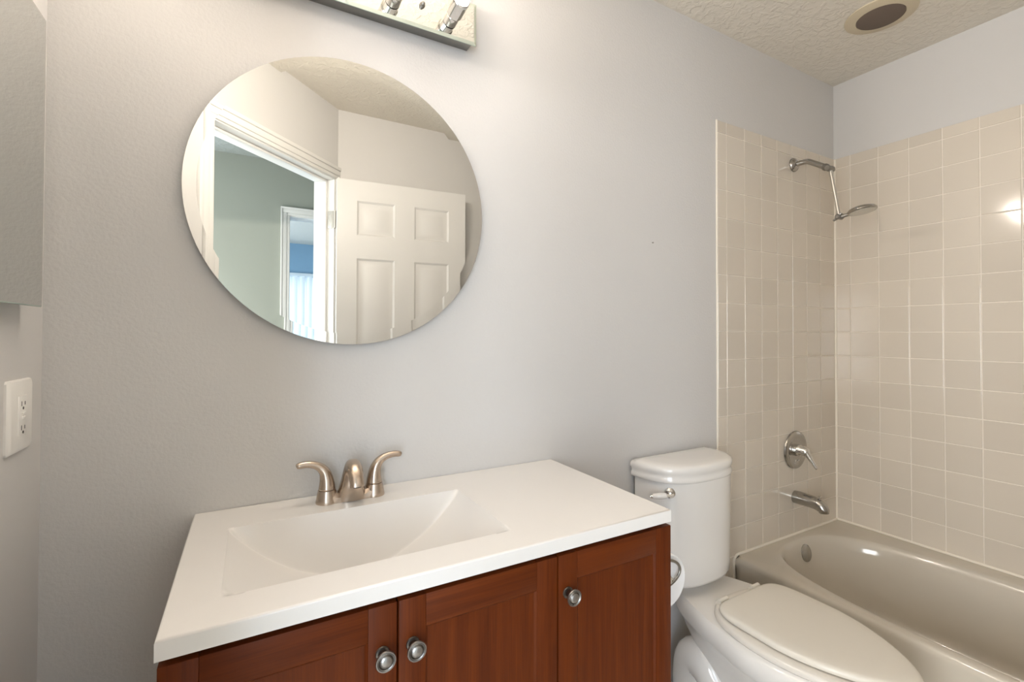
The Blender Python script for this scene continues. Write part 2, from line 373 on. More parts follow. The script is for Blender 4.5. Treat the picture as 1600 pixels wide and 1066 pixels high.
box(b, -2.7, -1.0, -5.73, -5.68, 0.0, 0.05); box(b, -2.7, -1.0, -5.73, -5.68, 1.95, 2.0)
struct('window_1', b, TRIM)
b = NB()
for x in (-3.82, -2.82): box(b, x, x + 0.04, HY - 0.09, HY - 0.03, 0.28, 2.22)
box(b, -3.78, -2.82, HY - 0.09, HY - 0.03, 0.28, 0.32); box(b, -3.78, -2.82, HY - 0.09, HY - 0.03, 2.18, 2.22)
struct('added_window_2', b, TRIM)  # invented window, hidden from the mirror, framing the added hall fill
b = NB()
for y in (-2.25, -1.0): box(b, -3.98, -3.92, y, y + 0.05, 0.6, 1.8)
box(b, -3.98, -3.92, -2.2, -1.0, 0.6, 0.65); box(b, -3.98, -3.92, -2.2, -1.0, 1.75, 1.8)
struct('added_window_3', b, TRIM)  # made-up window frame round the second hall fill, never in view
bl = thing('vertical_blind', 'white vertical blind before the bright window, glimpsed through two doorways in the mirror', 'blind', (-1.85, -5.58, 0.0))
finish('head_rail', box(NB(), -2.78, -0.92, -5.625, -5.575, 2.005, 2.045, 0.004), BLIND, bl)
slat0 = None
for k in range(21):
    x = -2.72 + k * 0.088
    if slat0 is None:
        b = NB(); n_ = 7; R1 = []
        for zz in (0.03, 2.0):
            R1.append([Vector((x - 0.044 + 0.088 * i / n_, -5.60 + 0.012 * math.sin(PI * i / n_) + 0.050 * (i / n_ - .5), zz)) for i in range(n_ + 1)] + [Vector((x + 0.044 - 0.088 * i / n_, -5.602 + 0.012 * math.sin(PI * (1 - i / n_)) + 0.050 * (.5 - i / n_), zz)) for i in range(n_ + 1)])
        loft(b, R1); slat0 = finish('slat', b, BLIND, bl)
    else:
        c = slat0.copy(); c.location.x = 0.088 * k; COL.objects.link(c); c.parent = bl

# ------------------------------------------------------------------ round mirror
rm = thing('round_mirror', 'large frameless round mirror on the grey wall above the sink', 'mirror', (-2.2, 0.0, 1.575))
cx, cz, R = -2.2, 1.575, 0.3425
b = NB(); lathe(b, (cx, 0, cz), (0, -1, 0), [(R - 0.06, 0.0), (R - 0.06, 0.0115)], 64); finish('backing', b, DULL, rm)
b = NB()
lathe(b, (cx, -0.0118, cz), (0, -1, 0), [(R - 0.0006, 0), (R, 0.0012), (R, 0.0059), (R - 0.025, 0.00620), (0.0001, 0.00621)], 128)
finish('glass', b, MIRROR, rm, smooth=0.25)

# ------------------------------------------------------------------ vanity light
b = NB()
for y in (-4.8, -3.65): box(b, -3.48, -3.42, y, y + 0.05, 0.8, 2.1)
box(b, -3.48, -3.42, -4.75, -3.65, 0.8, 0.85); box(b, -3.48, -3.42, -4.75, -3.65, 2.05, 2.1)
struct('added_window_4', b, TRIM)  # bedroom side window, made up to carry the added side fill
vl = thing('vanity_light', 'mirrored vanity light strip with chrome lamp sockets above the round mirror', 'wall light', (-2.2, 0, 2.093))
x0, x1, z0, z1 = -2.51, -1.8885, 2.037, 2.150
finish('back_box', box(NB(), x0 + 0.009, x1 - 0.009, -0.0405, 0, z0 + 0.008, z1 - 0.008), DULL, vl, 0)
b = NB()
loft(b, [[Vector(p) for p in ((x0 + i, y, z0 + i), (x1 - i, y, z0 + i), (x1 - i, y, z1 - i), (x0 + i, y, z1 - i))] for i, y in ((0, -0.041), (0, -0.0435), (0.008, -0.046))])
for f in b.faces:
    cm = f.calc_center_median(); f.material_index = 1 if abs(cm.y + 0.0423) < 0.0004 else (2 if -0.0459 < cm.y < -0.0436 else 0)
finish('mirror_plate', b, [MIRROR, MIRGRN, BEVG], vl, 2)
for k in range(4):
    sx, sz = -1.966 - 0.15 * k, 2.079
    b = NB(); lathe(b, (sx, -0.0462, sz), (0, -1, 0.10), [(0.0185, 0), (0.0185, 0.026), (0.0165, 0.028), (0.0165, 0.030), (0.0215, 0.032), (0.0215, 0.070), (0.0222, 0.073), (0.0222, 0.080), (0.0195, 0.082)], 32)
    so = finish('lamp_socket', b, CHROME, vl, 30)
    b = NB(); lathe(b, (sx, -0.0462, sz) + Vector((0, 0, 0)) if False else (sx, -0.1262, sz + 0.008), (0, -1, 0.10), [(0.0188, 0), (0.0188, 0.003), (0.0165, 0.006), (0.010, 0.008), (0.0001, 0.0085)], 24)
    finish('bulb', b, BULB, so)
for k in (0, 1):
    b = NB(); lathe(b, (-2.041 - 0.30 * k, -0.0462, 2.095), (0, -1, 0), [(0.007, 0), (0.007, 0.003), (0.005, 0.005), (0.0048, 0.010), (0.001, 0.013)], 16); finish('cap_nut', b, DULL, vl)

# ------------------------------------------------------------------ medicine cabinet, outlet, nail on walls
mc = thing('medicine_cabinet', 'frameless mirror-fronted medicine cabinet on the left wall above the outlet', 'cabinet', (-W, -0.33, 1.305))
XM = -W + 0.028
finish('body', box(NB(), -W, XM - 0.006, -0.55, -0.165, 1.325, 1.78), PLATEM, mc, 0)
b = NB()
loft(b, [[Vector(p) for p in ((x, -0.60 + i, 1.303 + i), (x, -0.100 - i, 1.303 + i), (x, -0.100 - i, 1.797 - i), (x, -0.60 + i, 1.797 - i))] for i, x in ((0, XM - 0.0058), (0, XM - 0.0015), (0.0018, XM))])
for f in b.faces: f.material_index = 0 if f.calc_center_median().x > XM - 0.0002 else 1
finish('mirror_door', b, [MIRROR, MIRGRN], mc, 2)

ol = thing('wall_outlet', 'white double socket outlet plate on the left wall under the mirrored cabinet', 'outlet', (-W, -0.107, 1.121))
yc, zc = -0.107, 1.121
b = NB(); rings = []
for ins, x in ((0, 0.0), (0.0, 0.003), (0.002, 0.0058), (0.006, 0.0075)):
    rings.append([Vector((-W + x, yc + math.copysign(1, q[0]) * (0.046 - ins) * abs(q[0]), zc + math.copysign(1, q[1]) * (0.060 - ins) * abs(q[1]))) for q in ((-1, -.93), (-.93, -1), (.93, -1), (1, -.93), (1, .93), (.93, 1), (-.93, 1), (-1, .93))])
loft(b, rings); finish('cover_plate', b, PLATEM, ol, 30)
b = NB(); box(b, -W + 0.004, -W + 0.0088, yc - 0.0165, yc + 0.0165, zc - 0.033, zc + 0.033, 0.0012)
box(b, -W + 0.008, -W + 0.0105, yc - 0.006, yc + 0.006, zc + 0.0012, zc + 0.0058, 0.0006); box(b, -W + 0.008, -W + 0.0105, yc - 0.006, yc + 0.006, zc - 0.0058, zc - 0.0012, 0.0006)
rec = finish('receptacle', b, PLATEM, ol, 30)
for s in (-1, 1):
    zz = zc + s * 0.020
    finish('slot', box(NB(), -W + 0.0088, -W + 0.0091, yc - 0.0075, yc - 0.0057, zz - 0.004, zz + 0.004), DARKGAP, rec, 0)
    finish('slot', box(NB(), -W + 0.0088, -W + 0.0091, yc + 0.0055, yc + 0.0073, zz - 0.003, zz + 0.003), DARKGAP, rec, 0)
    finish('slot', lathe(NB(), (-W + 0.0088, yc, zz - 0.0078), (1, 0, 0), [(0.0025, 0), (0.0025, 0.0003)], 12), DARKGAP, rec, 0)
b = NB(); lathe(b, (-1.1887, 0.0, 1.5798), (0, -1, -0.3), [(0.0012, -0.001), (0.0012, 0.004), (0.0026, 0.0042), (0.0026, 0.0052), (0.0005, 0.0056)], 12)
tag(finish('nail', b, DULL), 'tiny nail head in the grey wall left of the tiles', 'nail')

# ------------------------------------------------------------------ vanity cabinet
VX0, VX1, VF, VZ = -2.515, -1.602, -0.455, 0.8375
vc = thing('vanity_cabinet', 'cherry brown wooden vanity cabinet with three shaker doors under the white top', 'cabinet', (-2.06, -0.22, 0))
b = NB()

for q in ((VX0 + 0.001, VX0 + 0.018, -0.432, -0.012, 0.09, 0.8505), (VX1 - 0.018, VX1 - 0.001, -0.432, -0.012, 0.09, 0.8505), (VX0 + 0.018, VX1 - 0.018, -0.432, -0.415, 0.09, 0.8505), (VX0 + 0.018, VX1 - 0.018, -0.024, -0.012, 0.09, 0.8505), (VX0 + 0.018, VX1 - 0.018, -0.415, -0.024, 0.09, 0.11)): box(b, *q)
box(b, VX0 + 0.03, VX1 - 0.03, -0.38, -0.012, 0.0, 0.09)
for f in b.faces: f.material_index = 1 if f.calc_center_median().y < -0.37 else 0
finish('body', b, [WOODV, DARKW], vc, 0)
def shaker(b, x0, x1, z0, z1, st=0.0445, rl=0.052, th=0.021, rec=0.0055):
    f, bk = VF, VF + th
    box(b, x0, x0 + st, f, bk, z0, z1, 0.0015); box(b, x1 - st, x1, f, bk, z0, z1, 0.0015)
    box(b, x0 + st, x1 - st, f + 0.0003, bk, z1 - rl, z1, 0.001, mi=1); box(b, x0 + st, x1 - st, f + 0.0003, bk, z0, z0 + rl, 0.001, mi=1)
    # bevelled step down to the flat panel
    a0, a1, c0, c1 = x0 + st - 0.001, x1 - st + 0.001, z0 + rl - 0.001, z1 - rl + 0.001
    rings = [[Vector(p) for p in ((a0 + i, y, c0 + i), (a1 - i, y, c0 + i), (a1 - i, y, c1 - i), (a0 + i, y, c1 - i))] for i, y in ((0, f + 0.001), (0.0055, f + rec))]
    loft(b, rings, False, True)
def knob(door, x, z):
    b = NB(); lathe(b, (x, VF, z), (0, -1, 0), [(0.0105, 0), (0.0110, 0.0015), (0.0100, 0.0032), (0.0072, 0.0040), (0.0062, 0.010), (0.0068, 0.016), (0.0105, 0.0185), (0.0150, 0.0205), (0.0157, 0.0225), (0.0150, 0.0243), (0.0137, 0.0243), (0.0128, 0.0232), (0.0118, 0.0247), (0.0110, 0.0242), (0.0104, 0.0232), (0.0085, 0.0250), (0.005, 0.0265), (0.0001, 0.0270)], 36)
    for fc in b.faces:
        c = fc.calc_center_median(); d = -(c.y - VF); r = math.hypot(c.x - x, c.z - z)
        fc.material_index = 1 if (d > 0.0185 and not (0.0086 < r < 0.0108 and d > 0.023)) or d < 0.002 else 0
    finish('knob', b, [PEWTER, PEWTERL], door, 30)
for x0, x1, kx in ((VX0, -2.2105, -2.2335), (-2.2075, -1.9055, -2.1855), (-1.9025, VX1, -1.882)):
    b = NB(); shaker(b, x0, x1, 0.10, VZ)
    d = finish('door', b, [WOODV, WOODH], vc, 30)
    knob(d, kx, 0.765)

# ------------------------------------------------------------------ vanity top with wave basin
TX0, TX1, TY0, TY1, TZ, TT = -2.5165, -1.6135, -0.466, -0.002, 0.878, 0.0265
BX0, BX1, BY0, BY1, BD = -2.450, -1.971, -0.392, -0.121, 0.136
def basin_z(x, y):
    # trough: vertical-ish back and front walls, curved floor across
    if not (BX0 < x < BX1 and BY0 < y < BY1): return TZ
    t = (x - BX0) / (BX1 - BX0); s = 2 * t - 1
    d = BD * (1 - abs(s) ** 2.0) ** 0.95
    dx_ = min(1, (BY1 - y) / 0.013); df = min(1, (y - BY0) / 0.042)
    wb = 1 - (1 - dx_) ** 1.6; wf = 1 - (1 - df) ** 1.6
    edge = 1.0
    return TZ - d * min(wb, wf) * edge
b = NB()
xs = sorted(set([TX0 + 0.0035, TX1 - 0.0035] + [BX0 - 0.004, BX0, BX1, BX1 + 0.004] + [BX0 + (BX1 - BX0) * (0.5 - 0.5 * math.cos(PI * i / 64)) for i in range(1, 64)]))
ys = sorted(set([TY0 + 0.0035, TY1] + [BY0 - 0.004, BY0, BY1, BY1 + 0.004] + [BY0 + 0.045 * (i / 14) for i in range(1, 15)] + [BY1 - 0.015 * (i / 12) for i in range(1, 13)] + [BY0 + 0.045 + (BY1 - BY0 - 0.060) * i / 12 for i in range(1, 12)]))
G = [[b.verts.new((x, y, basin_z(x, y))) for y in ys] for x in xs]
for i in range(len(xs) - 1):
    for j in range(len(ys) - 1): b.faces.new((G[i][j], G[i + 1][j], G[i + 1][j + 1], G[i][j + 1]))
# rounded outer edge
def slab_ring(o, z): return [Vector((TX0 + o, TY1, z)), Vector((TX0 + o, TY0 + o, z)), Vector((TX1 - o, TY0 + o, z)), Vector((TX1 - o, TY1, z))]
loft(b, [slab_ring(0.0035, TZ), slab_ring(0.001, TZ - 0.001), slab_ring(0, TZ - 0.0035), slab_ring(0, TZ - TT)], False, False)
bmesh.ops.remove_doubles(b, verts=b.verts, dist=0.00005)
# underside round the bowl
q = slab_ring(0, TZ - TT); bi = [Vector((BX0 - 0.01, BY1 + 0.01, TZ - TT)), Vector((BX0 - 0.01, BY0 - 0.01, TZ - TT)), Vector((BX1 + 0.01, BY0 - 0.01, TZ - TT)), Vector((BX1 + 0.01, BY1 + 0.01, TZ - TT))]
loft(b, [q, bi], False, False)
vt = thing('countertop', 'white cultured marble vanity top with integral curved basin', 'countertop', (-2.065, -0.23, TZ))
finish('basin_top', b, MARBLE, vt, 50)
b = NB(); lathe(b, (-2.2105, -0.275, TZ - BD - 0.0005), (0, 0, 1), [(0.023, 0), (0.0225, 0.0025), (0.019, 0.003), (0.016, 0.0015), (0.0155, 0.004), (0.002, 0.006)], 28); finish('drain', b, NICKEL, vt)

# ------------------------------------------------------------------ faucet
fx, fy = -2.2095, -0.060
fa = thing('sink_faucet', 'brushed nickel two-handle faucet on the back edge of the basin', 'faucet', (fx, fy, TZ))
b = NB()
hw = 0.0525
for s in (-1, 1):
    lathe(b, (fx + s * hw, fy, TZ), (0, 0, 1), [(0.0238, 0), (0.0240, 0.003), (0.0228, 0.008), (0.0195, 0.026), (0.0188, 0.0285), (0.0160, 0.0290)], 32)
rings = []
for i in range(9):
    x = fx - hw + 2 * hw * i / 8; t = abs(i - 4) / 4; hh = 0.018 + 0.010 * t * t; dp = 0.0205
    rings.append([Vector((x, fy - dp, TZ)), Vector((x, fy - dp * .95, TZ + hh * .55)), Vector((x, fy - dp * .6, TZ + hh * .92)), Vector((x, fy, TZ + hh)), Vector((x, fy + dp * .6, TZ + hh * .92)), Vector((x, fy + dp * .95, TZ + hh * .55)), Vector((x, fy + dp, TZ))])
loft(b, rings)
finish('base', b, NICKEL, fa, 35)
b = NB(); rings = []
secs = [((0, -.002, 0.001), 0, .0350, .0235), ((0, -.003, 0.012), 0, .0325, .0235), ((0, -.005, 0.030), 2, .0270, .0235), ((0, -.006, 0.050), 10, .0215, .0225), ((0, -0.009, 0.066), 28, .0180, .0200), ((0, -0.017, 0.0775), 54, .0165, .0170),
        ((0, -0.030, 0.0810), 80, .0160, .0150), ((0, -0.046, 0.0765), 104, .0157, .0138), ((0, -0.060, 0.0655), 128, .0155, .0128), ((0, -0.0685, 0.0515), 152, .0152, .0120), ((0, -0.0705, 0.0455), 166, .0145, .0112)]
for c, deg, a_, d_ in secs:
    t = math.radians(deg); vv = Vector((0, math.cos(t), math.sin(t))); cc = Vector((fx, fy, TZ)) + Vector(c)
    rings.append([cc + Vector((1, 0, 0)) * a_ * math.copysign(abs(math.cos(q)) ** .85, math.cos(q)) + vv * d_ * math.copysign(abs(math.sin(q)) ** .85, math.sin(q)) for q in [2 * PI * k / 32 for k in range(32)]])
R2 = []
for i in range(len(rings) - 1):
    for j in range(4):
        t = j / 4; i0, i3 = max(i - 1, 0), min(i + 2, len(rings) - 1)
        R2.append([0.5 * (2 * p1 + (p2 - p0) * t + (2 * p0 - 5 * p1 + 4 * p2 - p3) * t * t + (3 * p1 - p0 - 3 * p2 + p3) * t ** 3) for p0, p1, p2, p3 in zip(rings[i0], rings[i], rings[i + 1], rings[i3])])
R2.append(rings[-1]); loft(b, R2)
sp = finish('spout', b, NICKEL, fa, 50)
b = NB(); lathe(b, Vector((fx, fy - 0.0704, TZ + 0.0458)), (0, -math.sin(math.radians(166)), math.cos(math.radians(166))), [(0.008, -0.001), (0.008, 0.002), (0.006, 0.002)], 20); finish('aerator', b, DARKGAP, sp)
for s in (-1, 1):
    P = [(0, 0, 0.0290), (0, 0, 0.0315), (0, 0, 0.040), (s * .0015, 0, 0.056), (s * .006, 0, 0.070), (s * .015, 0, 0.0805), (s * .028, -.001, 0.0875), (s * .044, -.002, 0.0905), (s * .057, -.003, 0.0898), (s * .0625, -.003, 0.0885), (s * .064, -.003, 0.0880)]
    Rr = [.0172, .0180, .0168, .0142, .0118, .0098, .0082, .0075, .0072, .0056, .002]
    pp, rd = smooth_path([(fx + s * hw + a, fy + c, TZ + d) for a, c, d in P], Rr, 5)
    b = NB(); tube(b, pp, rd, 20); finish('handle', b, NICKEL, fa, 50)

# ------------------------------------------------------------------ toilet
TXC = -1.108
to = thing('toilet', 'white two-piece toilet with round-front tank between the vanity and the tub', 'toilet', (TXC, -0.35, 0))
def dring(xc, a, yb, bb, z, e=2.6, n=40):
    """D shape: flat back at yb, rounded front bulging towards -y"""
    out = []
    for k in range(n + 1):
        t = PI * k / n; c, s = math.cos(t), math.sin(t)
        out.append(Vector((xc + a * math.copysign(abs(c) ** (2 / e), c), yb - bb * abs(s) ** (2 / e), z)))
    return out
b = NB()
loft(b, [dring(TXC, a, yb, bb, z) for a, yb, bb, z in ((.158, -.033, .135, .4525), (.172, -.025, .150, .4565), (.178, -.021, .158, .467), (.180, -.020, .160, .50), (.182, -.020, .163, .72), (.183, -.020, .164, .788))])
finish('tank', b, PORC, to, 45)
b = NB()
loft(b, [dring(TXC - .003, a, yb, bb, z, 2.7) for a, yb, bb, z in ((.184, -.017, .164, .786), (.189, -.015, .169, .7875), (.1912, -.014, .1712, .791), (.1912, -.014, .1712, .797), (.1895, -.014, .1695, .803), (.1885, -.014, .1685, .808), (.1895, -.014, .1695, .813), (.1920, -.0135, .172, .819), (.1930, -.013, .173, .825), (.1915, -.014, .1715, .832), (.1865, -.015, .1665, .838), (.176, -.018, .156, .8415), (.15, -.03, .13, .8435), (.09, -.06, .07, .845))])
finish('tank_lid', b, PORC, to, 60)
# bowl: lofted outlines from floor foot to rim and deck
BC = -1.080
def bowl_ring(z, hw, yb, yf, e_f=2.0, bwf=1.0, n=64, xc=BC):
    """outline: hw half width at its widest, yb back, yf front, back part narrowed by bwf"""
    ym = yb + (yf - yb) * 0.50; out = []
    for k in range(n):
        t = 2 * PI * k / n; c, s = math.cos(t), math.sin(t)
        if s <= 0: out.append(Vector((xc + hw * math.copysign(abs(c) ** (2 / e_f), c), ym + (ym - yf) * -abs(s) ** (2 / e_f) , z)))
        else:
            y = ym + (yb - ym) * abs(s) ** (2 / 5.0); f = (y - ym) / (yb - ym)
            out.append(Vector((xc + hw * (1 - (1 - bwf) * f ** 1.3) * math.copysign(abs(c) ** (2 / 5.0), c), y, z)))
    return out
b = NB()
prof = [(0.000, .105, -.16, -.56, 2.6, .95), (0.018, .108, -.155, -.565, 2.6, .95), (0.04, .098, -.165, -.55, 2.5, .95), (0.12, .082, -.17, -.53, 2.4, .92), (0.20, .092, -.15, -.56, 2.2, .82), (0.27, .125, -.12, -.62, 2.1, .70), (0.32, .160, -.085, -.668, 2.0, .58), (0.348, .178, -.065, -.700, 1.9, .55), (0.360, .188, -.055, -.715, 1.85, .54), (0.367, .193, -.052, -.724, 1.8, .53), (0.394, .194, -.050, -.728, 1.8, .53), (0.410, .190, -.052, -.724, 1.8, .53), (0.420, .181, -.058, -.715, 1.8, .53)]
loft(b, [bowl_ring(z, hw, yb, yf, ef, bw) for z, hw, yb, yf, ef, bw in prof])
finish('bowl', b, PORC, to, 50)
b = NB()   # deck pad under the tank, and tank gasket
loft(b, [sellipse(TXC + .01, -.085, a, d, z, 40, 4) for a, d, z in ((.070, .030, .418), (.066, .028, .436), (.064, .026, .456))])
finish('tank_pad', b, PORC, to, 50)
b = NB()   # trapway bulge on the visible side and its mirror twin
for s in (-1, 1):
    xx = BC + s * 0.058
    pp, rd = smooth_path([(xx, -.120, .010), (xx, -.115, .11), (xx + s * .004, -.138, .205), (xx + s * .004, -.188, .212), (xx, -.245, .150), (xx, -.300, .098), (xx - s * .004, -.365, .100), (xx - s * .008, -.415, .170), (xx - s * .012, -.43, .24)], [.050, .055, .060, .060, .056, .050, .046, .040, .03], 6)
    tube(b, pp, rd, 22)
    x2 = BC + s * 0.040
    pp, rd = smooth_path([(x2, -.125, .330), (x2, -.175, .300), (x2 + s * .004, -.225, .240), (x2 + s * .004, -.270, .178), (x2, -.310, .130)], [.028, .036, .037, .034, .024], 6)
    tube(b, pp, rd, 18)
    lathe(b, (BC + s * 0.115, -.33, 0.012), (0, 0, 1), [(0.016, 0), (0.016, 0.008), (0.012, 0.018), (0.002, 0.022)], 18)
finish('trapway', b, PORC, to, 60)
def egg(xc, yb, yf, hw, z, rot=0.0, piv=None, n=72, eb=4.5, ef=2.15, narrow=.80):
    ym = yb + (yf - yb) * 0.42; out = []
    for k in range(n):
        t = 2 * PI * k / n; c, s = math.cos(t), math.sin(t)
        if s <= 0: p = Vector((xc + hw * math.copysign(abs(c) ** (2 / ef), c), ym - (ym - yf) * abs(s) ** (2 / ef), z))
        else:
            y = ym + (yb - ym) * abs(s) ** (2 / eb); f = (y - ym) / (yb - ym)
            p = Vector((xc + hw * (1 - (1 - narrow) * f ** 1.6) * math.copysign(abs(c) ** (2 / eb), c), y, z))
        if rot:
            d = p - Vector(piv); cr, sr = math.cos(rot), math.sin(rot); p = Vector(piv) + Vector((d.x * cr - d.y * sr, d.x * sr + d.y * cr, d.z))
        out.append(p)
    return out
b = NB()
SC = -1.076
outer = [egg(SC, -.220 - o, -.722 + o, .178 - o, z, eb=2.6, ef=1.72, narrow=1.0) for o, z in ((.004, .4205), (0, .425), (.001, .4335), (.007, .4385), (.020, .4395))]
inner = [egg(SC, -.330, -.640, .105, z, eb=2.2, narrow=.95) for z in (.4395, .434, .4205)]
loft(b, outer + inner + [outer[0]], False, False)
bmesh.ops.remove_doubles(b, verts=b.verts, dist=1e-5)
finish('seat', b, RING, to, 50)
b = NB()
LX, LB, LF, LHW = -1.072, -.260, -.708, .157
loft(b, [egg(LX, LB - o, LF + o, LHW - o, z, math.radians(0.8), (LX, LB, 0), eb=6.0, ef=1.62, narrow=1.0) for o, z in ((.012, .4420), (.002, .4440), (0, .449), (.0012, .4545), (.006, .4585), (.014, .4603), (.04, .4612), (.09, .4618))])
finish('seat_lid', b, SEAT, to, 50)
for s in (-1, 1):
    b = NB(); xh = -1.074 + s * 0.078; yh = -.243
    box(b, xh - .016, xh + .016, yh - .018, yh + .010, .4200, .4445, .005); tube(b, [(xh - .019, yh - .008, .449), (xh + .019, yh - .006, .449)], .0075, 12); finish('seat_hinge', b, SEAT, to, 40)
# flush lever
b = NB()
ln = Vector((-0.72, -0.69, 0)).normalized(); lp = Vector((-1.2570, -0.1390, 0.7575))
lathe(b, lp - ln * 0.004, ln, [(0.0165, 0), (0.0165, 0.006), (0.013, 0.010), (0.009, 0.012), (0.0075, 0.024), (0.009, 0.027), (0.002, 0.030)], 24)
lt = Vector((-0.80, 0.60, -0.10)); h0 = lp + ln * 0.024
tube(b, [h0 - Vector((-0.8, .6, -.1)) * .012, h0 + lt * .012], [.0042, .006], 12)
lv = finish('flush_lever', b, CHROME, to, 40); lv['label'] = 'chrome lever with white porcelain grip'
b = NB(); pp = [h0 + lt * d for d in (.010, .014, .030, .048, .052)]; tube(b, pp, [.0070, .0092, .0100, .0086, .0070], 16); finish('grip', b, PORC, lv, 50)
b = NB(); lathe(b, h0 + lt * .052, lt, [(.0062, 0), (.0066, .002), (.0050, .005), (.0052, .008), (.001, .010)], 14); finish('end_cap', b, CHROME, lv, 50)

# ------------------------------------------------------------------ toilet paper on the cabinet side
tyf, tz, tr = -0.380, 0.660, 0.0645      # front face of the roll, its axis height, its radius
rx = VX1 + 0.069
ph = thing('toilet_paper_holder', 'chrome toilet paper holder with ring arm on the right side of the vanity', 'holder', (VX1, tyf, tz))
b = NB()
lathe(b, (VX1, tyf - .012, tz + .062), (1, 0, 0), [(.020, 0), (.020, .004), (.010, .009), (.008, .030)], 24)
arc = [(VX1 + .030 + .070 * math.sin(a), tyf - .012, tz + .029 + .034 * math.cos(a)) for a in [PI * k / 20 for k in range(0, 21)]]
tube(b, arc, .0034, 10)
finish('ring_arm', b, DULL, ph, 40)
b = NB(); tube(b, [(rx, tyf - .012, tz + .0092), (rx, tyf + .115, tz + .0092)], .0076, 14); tube(b, [(VX1 + .030, tyf - .012, tz - .005), (rx, tyf - .012, tz + .008)], .0045, 10); finish('spindle', b, CHROME, ph, 40)
tp = thing('toilet_paper_roll', 'white toilet paper roll hanging beside the vanity behind its right edge', 'toilet paper', (rx, tyf + .05, tz))
b = NB(); lathe(b, (rx, tyf + .10, tz), (0, -1, 0), [(.018, 0), (tr - .002, 0), (tr, .002), (tr, .098), (tr - .002, .10), (.018, .10), (.018, 0)], 48, cap=False); finish('tissue', b, PAPER, tp, 40)
b = NB(); lathe(b, (rx, tyf + .10, tz), (0, -1, 0), [(.0168, .001), (.018, .001), (.018, .099), (.0168, .099), (.0168, .001)], 32, cap=False); finish('card_tube', b, CARD, tp, 40)

# ------------------------------------------------------------------ bathtub
bt = thing('bathtub', 'almond beige enamel alcove bathtub along the right wall', 'bathtub', (-0.38, -D / 2, 0))
X0, X1, Y0, Y1 = -0.760, -0.0075, -D + 0.002, -0.0078
OC = Vector((-0.400, -0.72, 0))
def oval(a0, b0, z, e, xc=-0.400, yc=-0.722): return (a0, b0, z, e, xc, yc)
angs = sorted(set([2 * PI * k / 144 for k in range(144)] + [math.atan2(y - OC.y, x - OC.x) % (2 * PI) for x in (X0, X1) for y in (Y0, Y1)]))
def rect_ring(ins, z, front=0.0):
    out = []
    for a in angs:
        c, s = math.cos(a), math.sin(a); ts = []
        if abs(c) > 1e-9: ts.append((((X1) if c > 0 else (X0 + ins + front)) - OC.x) / c)
        if abs(s) > 1e-9: ts.append(((Y1 if s > 0 else Y0) - OC.y) / s)
        t = min(v for v in ts if v > 0); out.append(Vector((OC.x + c * t, OC.y + s * t, z)))
    return out
def oval_ring(a0, b0, z, e, xc, yc):
    out = []
    for a in angs:
        c, s = math.cos(a), math.sin(a); r = 1.0 / ((abs(c / a0) ** e + abs(s / b0) ** e) ** (1 / e)); out.append(Vector((xc + c * r, yc + s * r, z)))
    return out
RZ = 0.391
b = NB()
ring_list = [rect_ring(0, 0.0, .012), rect_ring(0, 0.05, .012), rect_ring(0, RZ - .045, .004), rect_ring(0, RZ - .020, .0), rect_ring(.002, RZ - .009), rect_ring(.007, RZ - .003), rect_ring(.014, RZ)]
ring_list += [oval_ring(*o) for o in (
    (.322, .686, RZ + .0005, 3.0, -.402, -.722), (.316, .680, RZ - .003, 3.0, -.402, -.722), (.310, .674, RZ - .010, 3.0, -.402, -.722), (.303, .667, RZ - .024, 3.0, -.402, -.722), (.296, .660, RZ - .05, 3.0, -.402, -.722),
    (.285, .645, .25, 3.0, -.402, -.722), (.268, .615, .14, 2.9, -.402, -.72), (.245, .575, .085, 2.8, -.402, -.715), (.205, .515, .062, 2.7, -.402, -.71), (.10, .30, .055, 2.4, -.402, -.70))]
loft(b, ring_list, False, True)
finish('shell', b, TUB, bt, 60)
b = NB(); oy = -0.056
lathe(b, (-.362, oy, .335), (0, -1, .25), [(.034, -.004), (.036, .003), (.034, .009), (.028, .012), (.001, .0135)], 36); finish('overflow_plate', b, SATIN, bt, 40)
b = NB(); lathe(b, (-.402, -.40, .060), (0, 0, 1), [(.030, 0), (.030, .003), (.022, .004), (.001, .004)], 28); finish('drain', b, CHROME, bt, 40)

# ------------------------------------------------------------------ tub filler, valve, shower
SX = -0.345
ts = thing('tub_spout', 'chrome tub spout low on the tiled wall over the tub end', 'tub spout', (SX, 0, 0.552))
b = NB()
pp, rd = smooth_path([(SX, -.006, .553), (SX, -.03, .554), (SX, -.07, .5535), (SX, -.096, .551), (SX, -.113, .544), (SX, -.123, .532), (SX, -.125, .521)], [.0270, .0275, .0262, .0252, .0242, .0218, .0180], 5)
tube(b, pp, rd, 28); finish('body', b, SATIN, ts, 50)
b = NB(); lathe(b, (SX, -.108, .568), (0, -.15, 1), [(.004, 0), (.004, .010), (.0085, .012), (.0085, .017), (.003, .019)], 16); finish('diverter', b, CHROME, ts, 40)
tv = thing('shower_valve', 'round chrome shower valve with lever handle on the tiles above the spout', 'valve', (SX, 0, 0.757))
b = NB(); lathe(b, (SX, -.0065, .757), (0, -1, 0), [(.080, 0), (.082, .003), (.080, .008), (.070, .013), (.062, .0135), (.056, .0105), (.045, .010), (.0001, .010)], 56); es = finish('escutcheon', b, SATIN, tv, 40)
b = NB()
for s in (-1, 1): lathe(b, (SX + s * .012, -.0165, .757 - .045), (0, -1, 0), [(.004, 0), (.0035, .002), (.001, .003)], 12)
finish('screw', b, CHROME, es, 40)
b = NB(); lathe(b, (SX, -.0165, .757), (0, -1, 0), [(.026, 0), (.026, .018), (.022, .022), (.022, .038), (.017, .046), (.002, .048)], 32)
